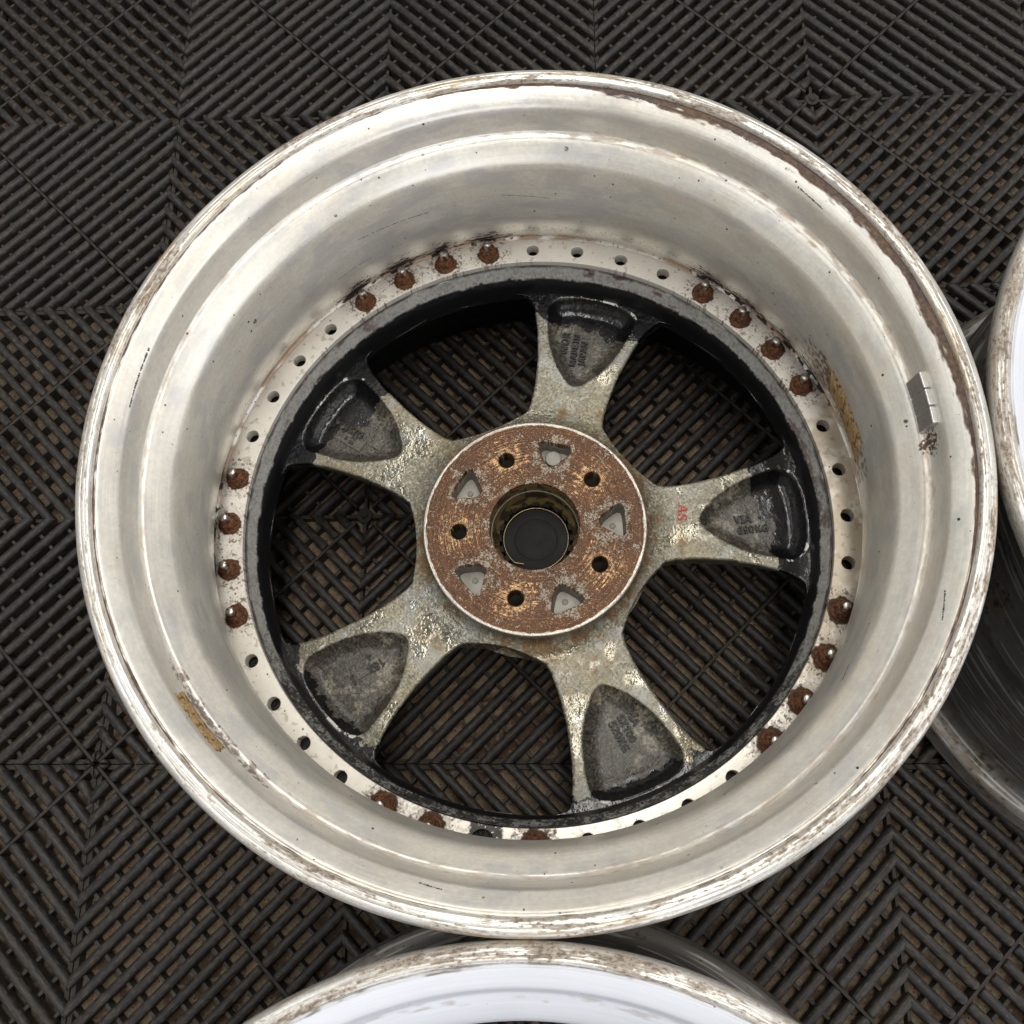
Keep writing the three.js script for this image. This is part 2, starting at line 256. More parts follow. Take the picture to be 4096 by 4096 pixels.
  { // soot and glue left around the balance weights and the peeled tape
    const e1 = Math.hypot(degDiff(deg, -1.5) * D2R * .222 / .006, (s - S_LEDGE + .005) / .006); const b = sstep(.5, .7, fbm(a * 900, s * 900, 0, 3, 97) + .35 * (1 - e1)); if (e1 < 1.6) mixc(o, 66, 46, 32, b * .85);
    const e2 = Math.max(Math.abs(degDiff(deg, 138.5)) / 9, Math.abs(s - S_LEDGE + .0022) / .0030); if (e2 < 1.3) mixc(o, 112, 98, 90, sstep(.46, .66, fbm(a * 500, s * 700, 0, 4, 99) + .2 * (1 - e2)) * .7);
    const e3 = Math.max(Math.abs(degDiff(deg, -16)) / 11, Math.abs(s - .106) / .014); if (e3 < 1.3) mixc(o, 118, 86, 58, sstep(.44, .66, fbm(a * 400, s * 500, 0, 4, 103) + .2 * (1 - e3)) * .7);
  }
}), {}, .00012);
function lipSurface(seed, wear) {
  const S = lengths(lipProfile).pop();
  return surface(2048, 256, bandTex(4, S, (th, s, o) => {
    const P1 = 700, st = fbm(th / TAU * 130, s / .0007, 130, 4, seed), pit = fbm(th / TAU * P1, s / .0011, P1, 4, seed + 5), blot = fbm(th / TAU * 40, s / .006, 40, 3, seed + 9), fine = vn(th / TAU * 1600, s / .0005, 1600, seed + 3);
    o[0] = 219; o[1] = 216; o[2] = 208; const k = 1 + .3 * (st - .5) + .1 * (fine - .5); o[0] *= k; o[1] *= k; o[2] *= k; o[3] = .36 + .3 * (st - .45); o[4] = .55; o[5] = .5 + .5 * (st - .5);
    const b = sstep(.48, .66, pit * .35 + st * .65 + (blot - .5) * wear); mixc(o, 134, 119, 101, b * .66); o[3] += .3 * b; o[4] -= .5 * b; o[5] -= .35 * b;
    const c = sstep(.62, .72, pit * .5 + fine * .25 + st * .25 + (blot - .5) * .45); mixc(o, 86, 72, 58, c * .55); o[4] -= .3 * c; o[5] -= .2 * c;
    mixc(o, 176, 140, 86, sstep(.66, .76, fbm(th / TAU * 36, s / .004, 36, 4, seed + 21)) * .3);
    mixc(o, 228, 228, 226, sstep(.66, .76, fbm(th / TAU * 70, s / .003, 70, 3, seed + 31)) * .7);
  }), {}, .0002);
}
const lipMaterial = lipSurface(200, .55), lipMaterial2 = lipSurface(340, .7);
const whiteMaterial = surface(2048, 256, bandTex(1, BS, (th, s, o) => {
  const m = fbm(th / TAU * 40, s / .02, 40, 3, 411), l = vn(th / TAU * 50, s / .0005, 50, 415); o[0] = 224; o[1] = 227; o[2] = 233; const k = 1 + .04 * (m - .5) + .03 * (l - .5); o[0] *= k; o[1] *= k; o[2] *= k; o[3] = .42; o[4] = 0; o[5] = .5 + .3 * (l - .5);
  mixc(o, 170, 162, 150, sstep(.6, .75, fbm(th / TAU * 90, s / .003, 90, 4, 421) - Math.abs(s - S_LEDGE) / .01 * .25) * .5);
  mixc(o, 120, 112, 100, sstep(.5, .7, fbm(th / TAU * 120, s / .002, 120, 3, 427) - s / .004 * .3) * .8);
  mixc(o, 80, 74, 68, dots(th / TAU * 130, s / .011, 130, 431, .15, .02, .07));
}), {}, .0001);
const barrelOutside = surface(1024, 512, bandTex(1, lengths(outerProfile).pop(), (th, s, o) => {
  const m = fbm(th / TAU * 60, s / .02, 60, 4, 511), l = vn(th / TAU * 30, s / .0012, 30, 515), f = fbm(th / TAU * 300, s / .004, 300, 3, 519); o[0] = 112; o[1] = 109; o[2] = 104; const k = 1 + .25 * (m - .5) + .15 * (l - .5); o[0] *= k; o[1] *= k; o[2] *= k; o[3] = .44 + .2 * (m - .5); o[4] = .6; o[5] = .5 + .4 * (l - .5);
  mixc(o, 96, 84, 70, sstep(.48, .7, f * .4 + m * .6) * .6); mixc(o, 50, 43, 37, sstep(.6, .74, fbm(th / TAU * 500, s / .0022, 500, 4, 531) * .7 + .3 * m) * .7); mixc(o, 205, 203, 198, sstep(.7, .8, vn(th / TAU * 40, s / .0015, 40, 523)) * .6);
  const low = sstep(.268, .285, s); mixc(o, 176, 166, 150, low * .75 * sstep(.3, .55, f)); o[4] -= .35 * low;
}), {}, .0002);
const ringMaterial = surface(1600, 1600, (u, v, o) => {
  const x = (u - .5) * .44, z = (v - .5) * .44, r = Math.hypot(x, z); if (r < .19 || r > .22) return; const deg = Math.atan2(z, x) / D2R;
  const m = fbm(x * 60, z * 60, 0, 4, 611), f = fbm(x * 900, z * 900, 0, 2, 615); o[0] = 236; o[1] = 231; o[2] = 220; const k = 1 + .08 * (m - .5) + .03 * (f - .5); o[0] *= k; o[1] *= k; o[2] *= k; o[3] = .34 + .12 * (m - .5) + .05 * (f - .5); o[4] = .28; o[5] = .5 + .3 * (f - .5);
  mixc(o, 164, 146, 118, sstep(.42, .68, fbm(x * 120, z * 120, 0, 4, 621) * .7 + .3 * inArc(deg, -22, 35, 8)) * .5 * (.15 + .85 * inArc(deg, -40, 50, 10)));
  const near = Math.round(deg / 9) * 9, nd = ((near % 360) + 360) % 360, cx = .205 * Math.cos(near * D2R), cz = .205 * Math.sin(near * D2R), d = Math.hypot(x - cx, z - cz), n = fbm(x * 420, z * 420, 0, 4, 631), n2 = fbm(x * 1000, z * 1000, 0, 3, 637);
  if (NUTS.includes(nd)) {
    const hot = inArc(deg, 10, 60, 5) + inArc(deg, 85, 122, 4), rim = .0078 + .0028 * (n - .5) + .0014 * hot; const b = 1 - sstep(rim - .0005, rim + .0004, d); mixc(o, 58, 36, 22, b * .92); o[3] += .45 * b; o[4] -= .7 * b;
    const c = sstep(.54, .66, n2 + .22 * (1 - Math.abs(d - .0105) / .004)); if (d < .016) { mixc(o, 150, 140, 128, c * .25); o[3] += .3 * c; o[4] -= .4 * c; o[5] += .35 * c; }
    const e = sstep(.6, .68, n * .5 + n2 * .5 + .12 * (1 - d / .014)); if (d < .016) { mixc(o, 54, 38, 28, e * .55); o[4] -= .5 * e; }
  }
  if (nd === 99) { const b = 1 - sstep(-.0006, .0006, Math.abs(degDiff(deg, 98.5)) * D2R * .205 - .0105 - .004 * (n - .5)); if (n2 < .72) { mixc(o, 24, 21, 19, b * .95); o[4] -= .6 * b; o[3] += .1 * b; } }
  mixc(o, 60, 54, 48, dots(x * 260, z * 260, 0, 641, .05, .04, .2) * .85);
  mixc(o, 120, 104, 84, sstep(.62, .78, fbm(x * 300, z * 300, 0, 4, 645)) * .3);
}, {}, .00015);
const rimMaterial = surface(2048, 512, bandTex(4, lengths(rimProfile).pop(), (th, s, o) => {
  const s0 = .0175 + .0082, deg = th / D2R, n = fbm(th / TAU * 170, s / .006, 170, 4, 711), f = fbm(th / TAU * 900, s / .0012, 900, 3, 715), t = s - .0245; // t: from the top edge of the disc flange
  o[0] = 172; o[1] = 171; o[2] = 166; const k = 1 + .45 * (f - .5) + .2 * (n - .5); o[0] *= k; o[1] *= k; o[2] *= k; o[3] = .6; o[4] = .35; o[5] = f;
  mixc(o, 78, 52, 50, sstep(.55, .68, fbm(th / TAU * 110, s / .005, 110, 4, 721)) * (inArc(deg, 268, 300, 6) + inArc(deg, 205, 232, 6) + .6 * inArc(deg, -30, 10, 6)) * .85);
  mixc(o, 190, 190, 188, sstep(.6, .72, fbm(th / TAU * 400, s / .002, 400, 3, 727)) * .5);
  const dark = inArc(deg, 25, 155, 14), e1 = sstep(.40, .62, f * .6 + n * .4 + .25 * dark - .2); mixc(o, 44, 43, 42, e1 * (.25 + .65 * dark)); 
  const bl = sstep(-.0006, .0006, t - .0128 - .0035 * (n - .5) - .0012 * (f - .5)); mixc(o, 17, 17, 19, bl); if (bl > .5) { o[3] = .3 + .25 * f; o[4] = 0; o[5] = n; }
  const top = sstep(-.0006, .0006, .0016 + .0018 * (n - .5) - t); mixc(o, 22, 21, 20, top); if (top > .5) { o[3] = .5; o[4] = 0; }
}), {}, .0006);
const rustMaterial = surface(256, 256, (u, v, o) => {
  const n = fbm(u * 12, v * 12, 12, 4, 811), f = fbm(u * 50, v * 50, 50, 3, 815); o[0] = 102; o[1] = 63; o[2] = 35; const k = 1 + .9 * (n - .5) + .6 * (f - .5); o[0] *= k; o[1] *= k; o[2] *= k;
  mixc(o, 142, 92, 48, sstep(.58, .72, fbm(u * 20, v * 20, 20, 3, 819)) * .7); mixc(o, 48, 28, 20, sstep(.56, .7, fbm(u * 16, v * 16, 16, 3, 823)) * .8); o[3] = .8; o[5] = f;
}, {}, .0006);
const studMaterial = surface(128, 128, (u, v, o) => { const n = fbm(u * 8, v * 8, 8, 3, 831); o[0] = 176; o[1] = 172; o[2] = 166; mixc(o, 112, 76, 46, sstep(.52, .62, n + (v < .5 ? .12 : -.2))); o[3] = .3; o[4] = v > .5 ? .9 : .5; });
const corkMaterial = surface(256, 256, (u, v, o) => { const n = fbm(u * 10, v * 10, 10, 4, 841), f = fbm(u * 40, v * 40, 40, 3, 845); o[0] = 182; o[1] = 150; o[2] = 102; const k = 1 + .5 * (n - .5) + .4 * (f - .5); o[0] *= k; o[1] *= k; o[2] *= k; mixc(o, 84, 58, 36, sstep(.52, .66, n) * .8); mixc(o, 210, 184, 136, sstep(.6, .72, f) * .4); o[3] = .9; o[5] = n; }, {}, .0006);

// ---------------------------------------------------------------- spokes
const SPOKES = [-75.8, -3.8, 68.2, 140.2, 212.2];
const pocketHalf = [[.1136, 0], [.1142, .0025], [.1160, .0056], [.1185, .0083], [.1210, .0104], [.1265, .0155], [.1330, .0197], [.1400, .0236], [.1480, .0268], [.1560, .0292], [.1640, .0310], [.1700, .0322], [.1740, .0323], [.1775, .0308], [.1805, .0280], [.1828, .0238], [.1845, .0180], [.1856, .0095], [.1860, 0]];
const pocketPoly = [...pocketHalf, ...pocketHalf.slice(1, -1).reverse().map(([a, c]) => [a, -c])];
function pocketDist(a, c) { // signed distance, positive inside
  if (a < .105 || a > .195) return -1; c = Math.abs(c); let d = 1, inside = false;
  for (let i = 0; i < pocketHalf.length - 1; i++) {
    const [x0, y0] = pocketHalf[i], [x1, y1] = pocketHalf[i + 1], dx = x1 - x0, dy = y1 - y0, t = clamp(((a - x0) * dx + (c - y0) * dy) / (dx * dx + dy * dy)); d = Math.min(d, Math.hypot(a - x0 - dx * t, c - y0 - dy * t));
    if (a >= x0 && a < x1 && c < y0 + dy * (a - x0) / dx) inside = true;
  }
  return inside ? d : -d;
}
const R_APEX = .0825, deltaTable = [[9, 18.3], [15, 20], [25, 21.4], [35, 22.2], [50, 22.8], [74.5, 22.6], [90, 21.9], [99.5, 21], [103, 20.2], [104.6, 18.6], [105.4, 16.5], [105.9, 13], [106.1, 8], [106.15, 0]];
function halfAngle(r) { // of the spoke, degrees
  const d = (r - R_APEX) * 1000; if (d <= 0) return 36; if (d <= 9) return 36 - 6.1 * Math.sqrt(d);
  for (let i = 1; i < deltaTable.length; i++) if (d <= deltaTable[i][0]) { const [x0, y0] = deltaTable[i - 1], [x1, y1] = deltaTable[i]; return 36 - (y0 + (y1 - y0) * (d - x0) / (x1 - x0)); }
  return 36;
}
const POCKET_D = .0105, POCKET_W = .0115;
function backHeight(r) { // back face of the disc along the radius
  if (r < .096) { const t = clamp((r - .0745) / .0215); return .1122 + .0118 * (1 - Math.sqrt(Math.max(0, 1 - (1 - t) ** 2))); }
  return .1122 + .0012 * sstep(.10, .135, r) - .0022 * sstep(.165, .185, r);
}
function spokeHeight(r, a, c, si) {
  let y = backHeight(r) + .0005 * (fbm(a * 120 + si * 9, c * 120, 0, 3, 911) - .5); const d = pocketDist(a, c);
  if (d > 0) { const t = Math.min(1, d / POCKET_W); y -= POCKET_D * Math.sin(t * Math.PI / 2) ** .85; if (a < .14) y += 0; }
  else if (d > -.0016) y -= .00035 * (1 + d / .0016) ** 2;
  return y;
}
const SPOKE_BOTTOM = .078;
function spokeGeometry(si) {
  const th0 = SPOKES[si] * D2R, rs = []; for (let r = .0745; r < R_APEX - .0002; r += .001) rs.push(r);
  rs.push(R_APEX - .00005); for (let i = 0; i < 26; i++) rs.push(R_APEX + .00002 + .009 * (i / 25) ** 2); for (let r = R_APEX + .0096; r < .1855; r += .0008) rs.push(r); for (let r = .1855; r < .1887; r += .00016) rs.push(r); rs.push(.1889, .1897);
  const N = 84, pos = [], uv = [], idx = [], edge = [.0022, .0016, .0011, .0007, .0004, .00015, 0], wall = [.0015, .006, .018, 1], cols = N + 1 + 2 * (edge.length - 1 + wall.length);
  for (const r of rs) {
    const ha = halfAngle(r), joined = ha >= 35.99, W = r * ha * D2R, pts = [], fr = joined ? 0 : .0020, w0 = W - Math.min(.0022, W * .3);
    const at = (c, dy, drop) => { const th = c / r, th2 = drop && !joined ? th * (1 - .22 * clamp(drop / .034)) : th, a = r * Math.cos(th), b = r * Math.sin(th); let y = spokeHeight(r, a, b, si) - dy; if (drop !== undefined) y = joined ? y - drop * .002 : Math.max(r > .1862 ? .105 : SPOKE_BOTTOM, y - drop); pts.push([th2, y]); };
    const sideL = [], e = edge.map((q) => Math.min(q, W * .3));
    for (let q = wall.length - 1; q >= 0; q--) at(-W, fr, wall[q] === 1 ? 1 : wall[q]);
    for (let q = edge.length - 1; q > 0; q--) { const t = clamp(1 - e[q] / .0020); at(-(W - e[q]), fr * (1 - Math.sqrt(Math.max(0, 1 - t * t)))); }
    for (let i = 0; i <= N; i++) at(-w0 + 2 * w0 * i / N, 0);
    for (let q = 1; q < edge.length; q++) { const t = clamp(1 - e[q] / .0020); at(W - e[q], fr * (1 - Math.sqrt(Math.max(0, 1 - t * t)))); }
    for (let q = 0; q < wall.length; q++) at(W, fr, wall[q]);
    for (const [th, y] of pts) { const x = r * Math.cos(th0 + th), z = r * Math.sin(th0 + th); pos.push(x, y, z); uv.push(x / .396 + .5, z / .396 + .5); }
  }
  for (let j = 0; j < rs.length - 1; j++) for (let i = 0; i < cols - 1; i++) { const a = j * cols + i, b = a + cols; idx.push(a, a + 1, b, b, a + 1, b + 1); }
  // front (road) side of the spoke: closes the casting
  const base = pos.length / 3, NB = 16; rs.forEach((r, j) => { const k = j * cols * 3, half = Math.abs(degDiff(Math.atan2(pos[k + 2], pos[k]) / D2R, SPOKES[si])) * D2R; for (let i = 0; i <= NB; i++) { const th = th0 - half + 2 * half * i / NB, x = r * Math.cos(th), z = r * Math.sin(th); pos.push(x, SPOKE_BOTTOM - .0005, z); uv.push(x / .396 + .5, z / .396 + .5); } });
  for (let j = 0; j < rs.length - 1; j++) if (rs[j + 1] < .1868) for (let i = 0; i < NB; i++) { const a = base + j * (NB + 1) + i, b = a + NB + 1; idx.push(a, b, a + 1, b, b + 1, a + 1); }
  return geom(pos, idx, uv);
}
const castMaterial = surface(1800, 1800, (u, v, o) => {
  const x = (u - .5) * .396, z = (v - .5) * .396, r = Math.hypot(x, z); if (r < .068 || r > .196) { o[0] = o[1] = o[2] = 40; return; }
  const deg = Math.atan2(z, x) / D2R; let si = 0, best = 999; SPOKES.forEach((q, i) => { const d = Math.abs(degDiff(deg, q)); if (d < best) { best = d; si = i; } });
  const t = degDiff(deg, SPOKES[si]) * D2R, a = r * Math.cos(t), c = r * Math.sin(t), pd = best < 14 ? pocketDist(a, c) : -1;
  const sp = fbm(x * 900, z * 900, 0, 3, 1011), sp2 = fbm(x * 450, z * 450, 0, 3, 1017), big = fbm(x * 45, z * 45, 0, 4, 1021), mid = fbm(x * 150, z * 150, 0, 4, 1027);
  o[0] = 130; o[1] = 126; o[2] = 111; let k = 1 + .85 * (sp - .5) + .45 * (sp2 - .5) + .2 * (mid - .5); o[0] *= k; o[1] *= k; o[2] *= k;
  mixc(o, 92, 86, 70, sstep(.54, .66, sp2 * .6 + sp * .4) * .55); mixc(o, 196, 192, 178, sstep(.60, .72, sp) * .5);
  mixc(o, 134, 122, 90, sstep(.5, .66, big) * .3);
  mixc(o, 96, 62, 32, sstep(.5, .68, mid * .5 + big * .3 + sp2 * .2 + .16 * (1 - sstep(.076, .090, r)) - .06) * .5 * (r < .105 ? 1 : .12));
  mixc(o, 150, 154, 158, sstep(.58, .7, fbm(x * 70 + 9, z * 70, 0, 3, 1033)) * .4);
  o[3] = .46 + .3 * (mid - .5) + .25 * (sp - .5) - .26 * sstep(.56, .66, fbm(x * 60, z * 60, 0, 3, 1041)); o[4] = .42; o[5] = .5 + .4 * (sp2 - .5) + .6 * (sp - .5);
  if (pd > 0) { // unmachined cast skin inside the pocket, darker and finer
    const q = 1 + 1.1 * (sp - .5) + .6 * (sp2 - .5); const li = sstep(.50, .66, mid * .6 + big * .4 + (.145 - a) * 2.2); o[0] = 70 * q; o[1] = 67 * q; o[2] = 60 * q; mixc(o, 124 * q, 118 * q, 105 * q, li * .75); mixc(o, 150, 146, 136, sstep(.62, .74, fbm(x * 1500, z * 1500, 0, 2, 1071)) * .4);
    o[3] = .46 + .3 * (sp - .5); o[4] = .15; o[5] = .5 + .6 * (sp - .5) + .3 * (sp2 - .5);
  }
  // black paint slopped around the outer ends, with torn edges
  const reach = [.1650, .1620, .1790, .1780, .1660][si], side = si === 0 ? (c > 0 ? -.0 : .002) : si === 1 ? (c < 0 ? -.006 : .004) : si === 4 ? (c > 0 ? -.012 : .004) : si === 3 ? .004 : 0;
  const edgeN = fbm(x * 130, z * 130, 0, 4, 1051), edgeF = fbm(x * 500, z * 500, 0, 3, 1057), lim = reach + side + .016 * (edgeN - .5) + .004 * (edgeF - .5) + (pd > 0 ? -.002 : 0);
  const b = sstep(-.0004, .0004, r - lim); const rub = sstep(.66, .74, edgeF * .6 + edgeN * .4) * .5;
  if (b > 0) { mixc(o, 15 + 22 * (sp - .5), 15 + 22 * (sp - .5), 18 + 22 * (sp - .5), b * (1 - rub)); if (b > .5) { o[3] = .1 + .3 * mid; o[4] = 0; o[5] = .5 + .45 * (edgeF - .5) + .6 * (sp2 - .5); } }
  // pale flakes where the paint has lifted along the pocket edges
  if (pd < 0 && pd > -.0022 && r > .15) { const fl = sstep(.64, .69, fbm(x * 90, z * 90, 0, 3, 1063) + .4 * (edgeF - .5)); mixc(o, 196, 194, 188, fl); if (fl > .5) { o[3] = .5; o[4] = .2; } }
}, {}, .00038);
const font = await new FontLoader().loadAsync('fonts/droid/droid_sans_bold.typeface.json');
const serif = await new FontLoader().loadAsync('fonts/droid/droid_serif_bold.typeface.json');
const letterMaterial = surface(128, 128, (u, v, o) => { const n = fbm(u * 30, v * 30, 30, 3, 1111); o[0] = 46 + 40 * (n - .5); o[1] = 44 + 40 * (n - .5); o[2] = 40 + 36 * (n - .5); o[3] = .5; o[4] = .2; o[5] = n; }, {}, .0003);
const plateMaterial = surface(128, 128, (u, v, o) => { const n = fbm(u * 30, v * 30, 30, 3, 1121); o[0] = 92 + 70 * (n - .5); o[1] = 89 + 70 * (n - .5); o[2] = 80 + 66 * (n - .5); o[3] = .55; o[4] = .15; o[5] = n; }, {}, .0003);
// text lying flat on a face that looks up; reading direction turned `deg` clockwise in the photograph
function flatText(lines, size, deg, x, y, z, depth, f = font) {
  const gs = lines.map(([txt, dx, dy, sc = 1]) => { const g = new TextGeometry(txt, { font: f, size: size * sc, depth, curveSegments: 4, bevelEnabled: depth > .0003, bevelThickness: .0001, bevelSize: .00012, bevelSegments: 1 }); g.translate(dx, dy, 0); return g; });
  const g = mergeGeometries(gs); g.rotateX(-Math.PI / 2); g.rotateY(-deg * D2R); g.translate(x, y, z); const p = g.attributes.position, uv = g.attributes.uv; for (let i = 0; i < p.count; i++) uv.setXY(i, p.getX(i) / .02, p.getZ(i) / .02); return g;
}
function frameGeometry(w, h, deg, x, y, z) { // low raised frame with a plate
  const g = new RoundedBoxGeometry(w, .0007, h, 2, .0003); g.rotateY(-deg * D2R); g.translate(x, y, z); const p = g.attributes.position, uv = g.attributes.uv; for (let i = 0; i < p.count; i++) uv.setXY(i, p.getX(i) / .02, p.getZ(i) / .02); return g;
}

// ---------------------------------------------------------------- hub pad
const LUGS = [-111.9, -39.8, 32, 104.2, 176.3];
const hubMaterial = surface(1400, 1400, (u, v, o) => {
  const x = (u - .5) * .156, z = (v - .5) * .156, r = Math.hypot(x, z); if (r > .0785) { o[0] = o[1] = o[2] = 120; return; }
  const deg = Math.atan2(z, x) / D2R, f = fbm(x * 1500, z * 1500, 0, 3, 1211), m = fbm(x * 260, z * 260, 0, 4, 1217), b = fbm(x * 70, z * 70, 0, 4, 1223), line = vn(r / .00042, deg / 14, 0, 1229), gl = fbm(x * 700, z * 700, 0, 3, 1233);
  o[0] = 90; o[1] = 60; o[2] = 36; let k = 1 + .6 * (m - .5) + .5 * (f - .5) + .3 * (line - .5); o[0] *= k; o[1] *= k; o[2] *= k; o[3] = .5 + .2 * (m - .5); o[4] = .42; o[5] = .5 + .5 * (f - .5) + .5 * (line - .5);
  let lug = 1; for (const q of LUGS) lug = Math.min(lug, Math.hypot(x - .0515 * Math.cos(q * D2R), z - .0515 * Math.sin(q * D2R)));
  let tri = 1; for (const q of SPOKES) tri = Math.min(tri, Math.hypot(x - .0525 * Math.cos(q * D2R), z - .0525 * Math.sin(q * D2R)));
  const gold = sstep(.50, .64, gl * .5 + line * .25 + b * .25 + .26 * (1 - lug / .015) - .05); mixc(o, 178, 150, 108, gold * .6); o[4] += .25 * gold; o[3] -= .18 * gold;
  mixc(o, 66, 40, 26, sstep(.52, .68, b * .5 + m * .5) * .6);
  mixc(o, 200, 172, 132, sstep(.64, .76, f) * .45);
  const w = (.35 + .65 * sstep(.4, .56, f)) * sstep(.55, .66, m * .55 + f * .3 + .15 * b + .2 * (1 - Math.abs(tri - .0115) / .007) * (tri < .022 ? 1 : 0) + .12 * (1 - Math.abs(r - .033) / .005) * (r < .039 ? 1 : 0) - .045); mixc(o, 180, 176, 163, w * .8); o[4] -= .4 * w; o[3] += .25 * w; o[5] += .3 * w;
  const e = sstep(-.0004, .0004, r - .0736 - .0015 * (m - .5) - .0012 * (b - .5)); mixc(o, 188, 186, 178, e * .9); if (e > .5) { o[3] = .38 + .2 * (f - .5); o[4] = .7; }
}, {}, .0003);
function triangleHole(q) { // rounded pocket, wide side outwards
  const c = Math.cos(q * D2R), s = Math.sin(q * D2R), to = (a, b) => [a * c - b * s, a * s + b * c], P3 = [[.0392, 0], [.0622, -.0160], [.0622, .0160]], R = .0052, out = [], N = 8;
  for (let i = 0; i < 3; i++) { const p0 = P3[(i + 2) % 3], p1 = P3[i], p2 = P3[(i + 1) % 3]; const d0 = Math.hypot(p0[0] - p1[0], p0[1] - p1[1]), d2 = Math.hypot(p2[0] - p1[0], p2[1] - p1[1]), k = R * (i === 0 ? 2.0 : 1.95); const A = [p1[0] + (p0[0] - p1[0]) / d0 * k, p1[1] + (p0[1] - p1[1]) / d0 * k], B = [p1[0] + (p2[0] - p1[0]) / d2 * k, p1[1] + (p2[1] - p1[1]) / d2 * k];
    for (let j = 0; j <= N; j++) { const t = j / N, w0 = (1 - t) ** 2, w1 = 2 * t * (1 - t), w2 = t * t; out.push(to(A[0] * w0 + p1[0] * w1 + B[0] * w2, A[1] * w0 + p1[1] * w1 + B[1] * w2)); } }
  return out;
}
function lay(g, y, size) { // an extruded shape drawn in (x, z): face up at height y
  g.rotateX(Math.PI / 2); g.translate(0, y, 0); const p = g.attributes.position, uv = g.attributes.uv; for (let i = 0; i < p.count; i++) uv.setXY(i, p.getX(i) / size + .5, p.getZ(i) / size + .5); return g;
}

// ---------------------------------------------------------------- wheels
const blackPlastic = surface(256, 256, (u, v, o) => { const n = fbm(u * 6, v * 6, 6, 4, 1301), f = fbm(u * 60, v * 60, 60, 2, 1305); o[0] = 25 + 16 * (n - .5); o[1] = 25 + 16 * (n - .5); o[2] = 26 + 16 * (n - .5); mixc(o, 110, 108, 104, sstep(.7, .8, f) * .12); o[3] = .6 + .25 * (n - .5); }, { specularIntensity: .35 });
const brassy = plain(0x8a7a5c, .35, .85), castGrey = surface(256, 256, (u, v, o) => { const n = fbm(u * 20, v * 20, 20, 4, 1311); o[0] = 152 + 40 * (n - .5); o[1] = 150 + 40 * (n - .5); o[2] = 140 + 38 * (n - .5); o[3] = .55; o[4] = .25; o[5] = n; }, {}, .0002);
const crustMaterial = surface(256, 256, (u, v, o) => { const n = fbm(u * 20, v * 20, 20, 4, 1341), f = fbm(u * 70, v * 70, 70, 3, 1345); o[0] = 138 + 70 * (n - .5) + 50 * (f - .5); o[1] = 134 + 70 * (n - .5) + 50 * (f - .5); o[2] = 126 + 66 * (n - .5) + 50 * (f - .5); mixc(o, 104, 74, 48, sstep(.56, .68, n) * .5); o[3] = .8; o[5] = f; }, {}, .0008);
const boreMaterial = surface(512, 128, (u, v, o) => { const n = fbm(u * 30, v * 6, 30, 4, 1321), l = vn(u * 20, v * 50, 20, 1325); o[0] = 146 + 40 * (n - .5) + 20 * (l - .5); o[1] = 126 + 38 * (n - .5) + 20 * (l - .5); o[2] = 84 + 30 * (n - .5) + 16 * (l - .5); mixc(o, 40, 34, 26, sstep(.5, .64, n) * .7); o[3] = .42; o[4] = .5; });
const darkPaint = plain(0x17171a, .42);
const redInk = plain(0xb0301c, .6);
const weightMaterial = surface(128, 128, (u, v, o) => { const n = fbm(u * 10, v * 10, 10, 3, 1331), l = vn(u * 40, v * 3, 40, 1335); o[0] = 196 + 24 * (n - .5) + 14 * (l - .5); o[1] = 195 + 24 * (n - .5) + 14 * (l - .5); o[2] = 192 + 24 * (n - .5) + 14 * (l - .5); o[3] = .3; o[4] = .8; });

function nutGeometry() {
  const prof = [[.0016, .0076], [.0034, .0078], [.0044, .0070], [.0050, .0056], [.0052, .0034], [.0056, .0024], [.0066, .0018], [.0069, .0010], [.0069, 0]], seg = 36, pos = [], uv = [], idx = [], n = prof.length, sd = 1400 + (rnd() * 99 | 0);
  for (let k = 0; k <= seg; k++) { const th = TAU * (k % seg) / seg; prof.forEach(([r, y], i) => { const lobe = i > 1 && i < 6 ? 1 + .055 * Math.cos(12 * th) : 1, nz = 1 + .16 * (vn(Math.cos(th) * 3 + 5, Math.sin(th) * 3 + i * .8, 0, sd) - .5); const q = r * lobe * nz; pos.push(q * Math.cos(th), y * (1 + .1 * (nz - 1)), q * Math.sin(th)); uv.push(k / seg * 1.5 + sd * .13, i / n * .8 + sd * .07); }); }
  for (let k = 0; k < seg; k++) for (let i = 0; i < n - 1; i++) { const a = k * n + i, b = a + n; idx.push(a, b, a + 1, b, b + 1, a + 1); }
  return geom(pos, idx, uv);
}
const nutGeometries = [0, 1, 2, 3].map(nutGeometry);
const studGeometry = (() => { const p = [[0, .0142], [.0019, .0142], [.0025, .0136]]; for (let i = 0; i < 6; i++) { p.push([.0026, .0130 - i * .0010], [.00235, .0125 - i * .0010]); } p.push([.0026, .006]); const g = turned(p.map(([r, y]) => [r, y]), 20); const uv = g.attributes.uv; for (let i = 0; i < uv.count; i++) uv.setY(i, g.attributes.position.getY(i) > .0128 ? .8 : .2 + (uv.getY(i) * .2)); g.computeVertexNormals(); return g; })();

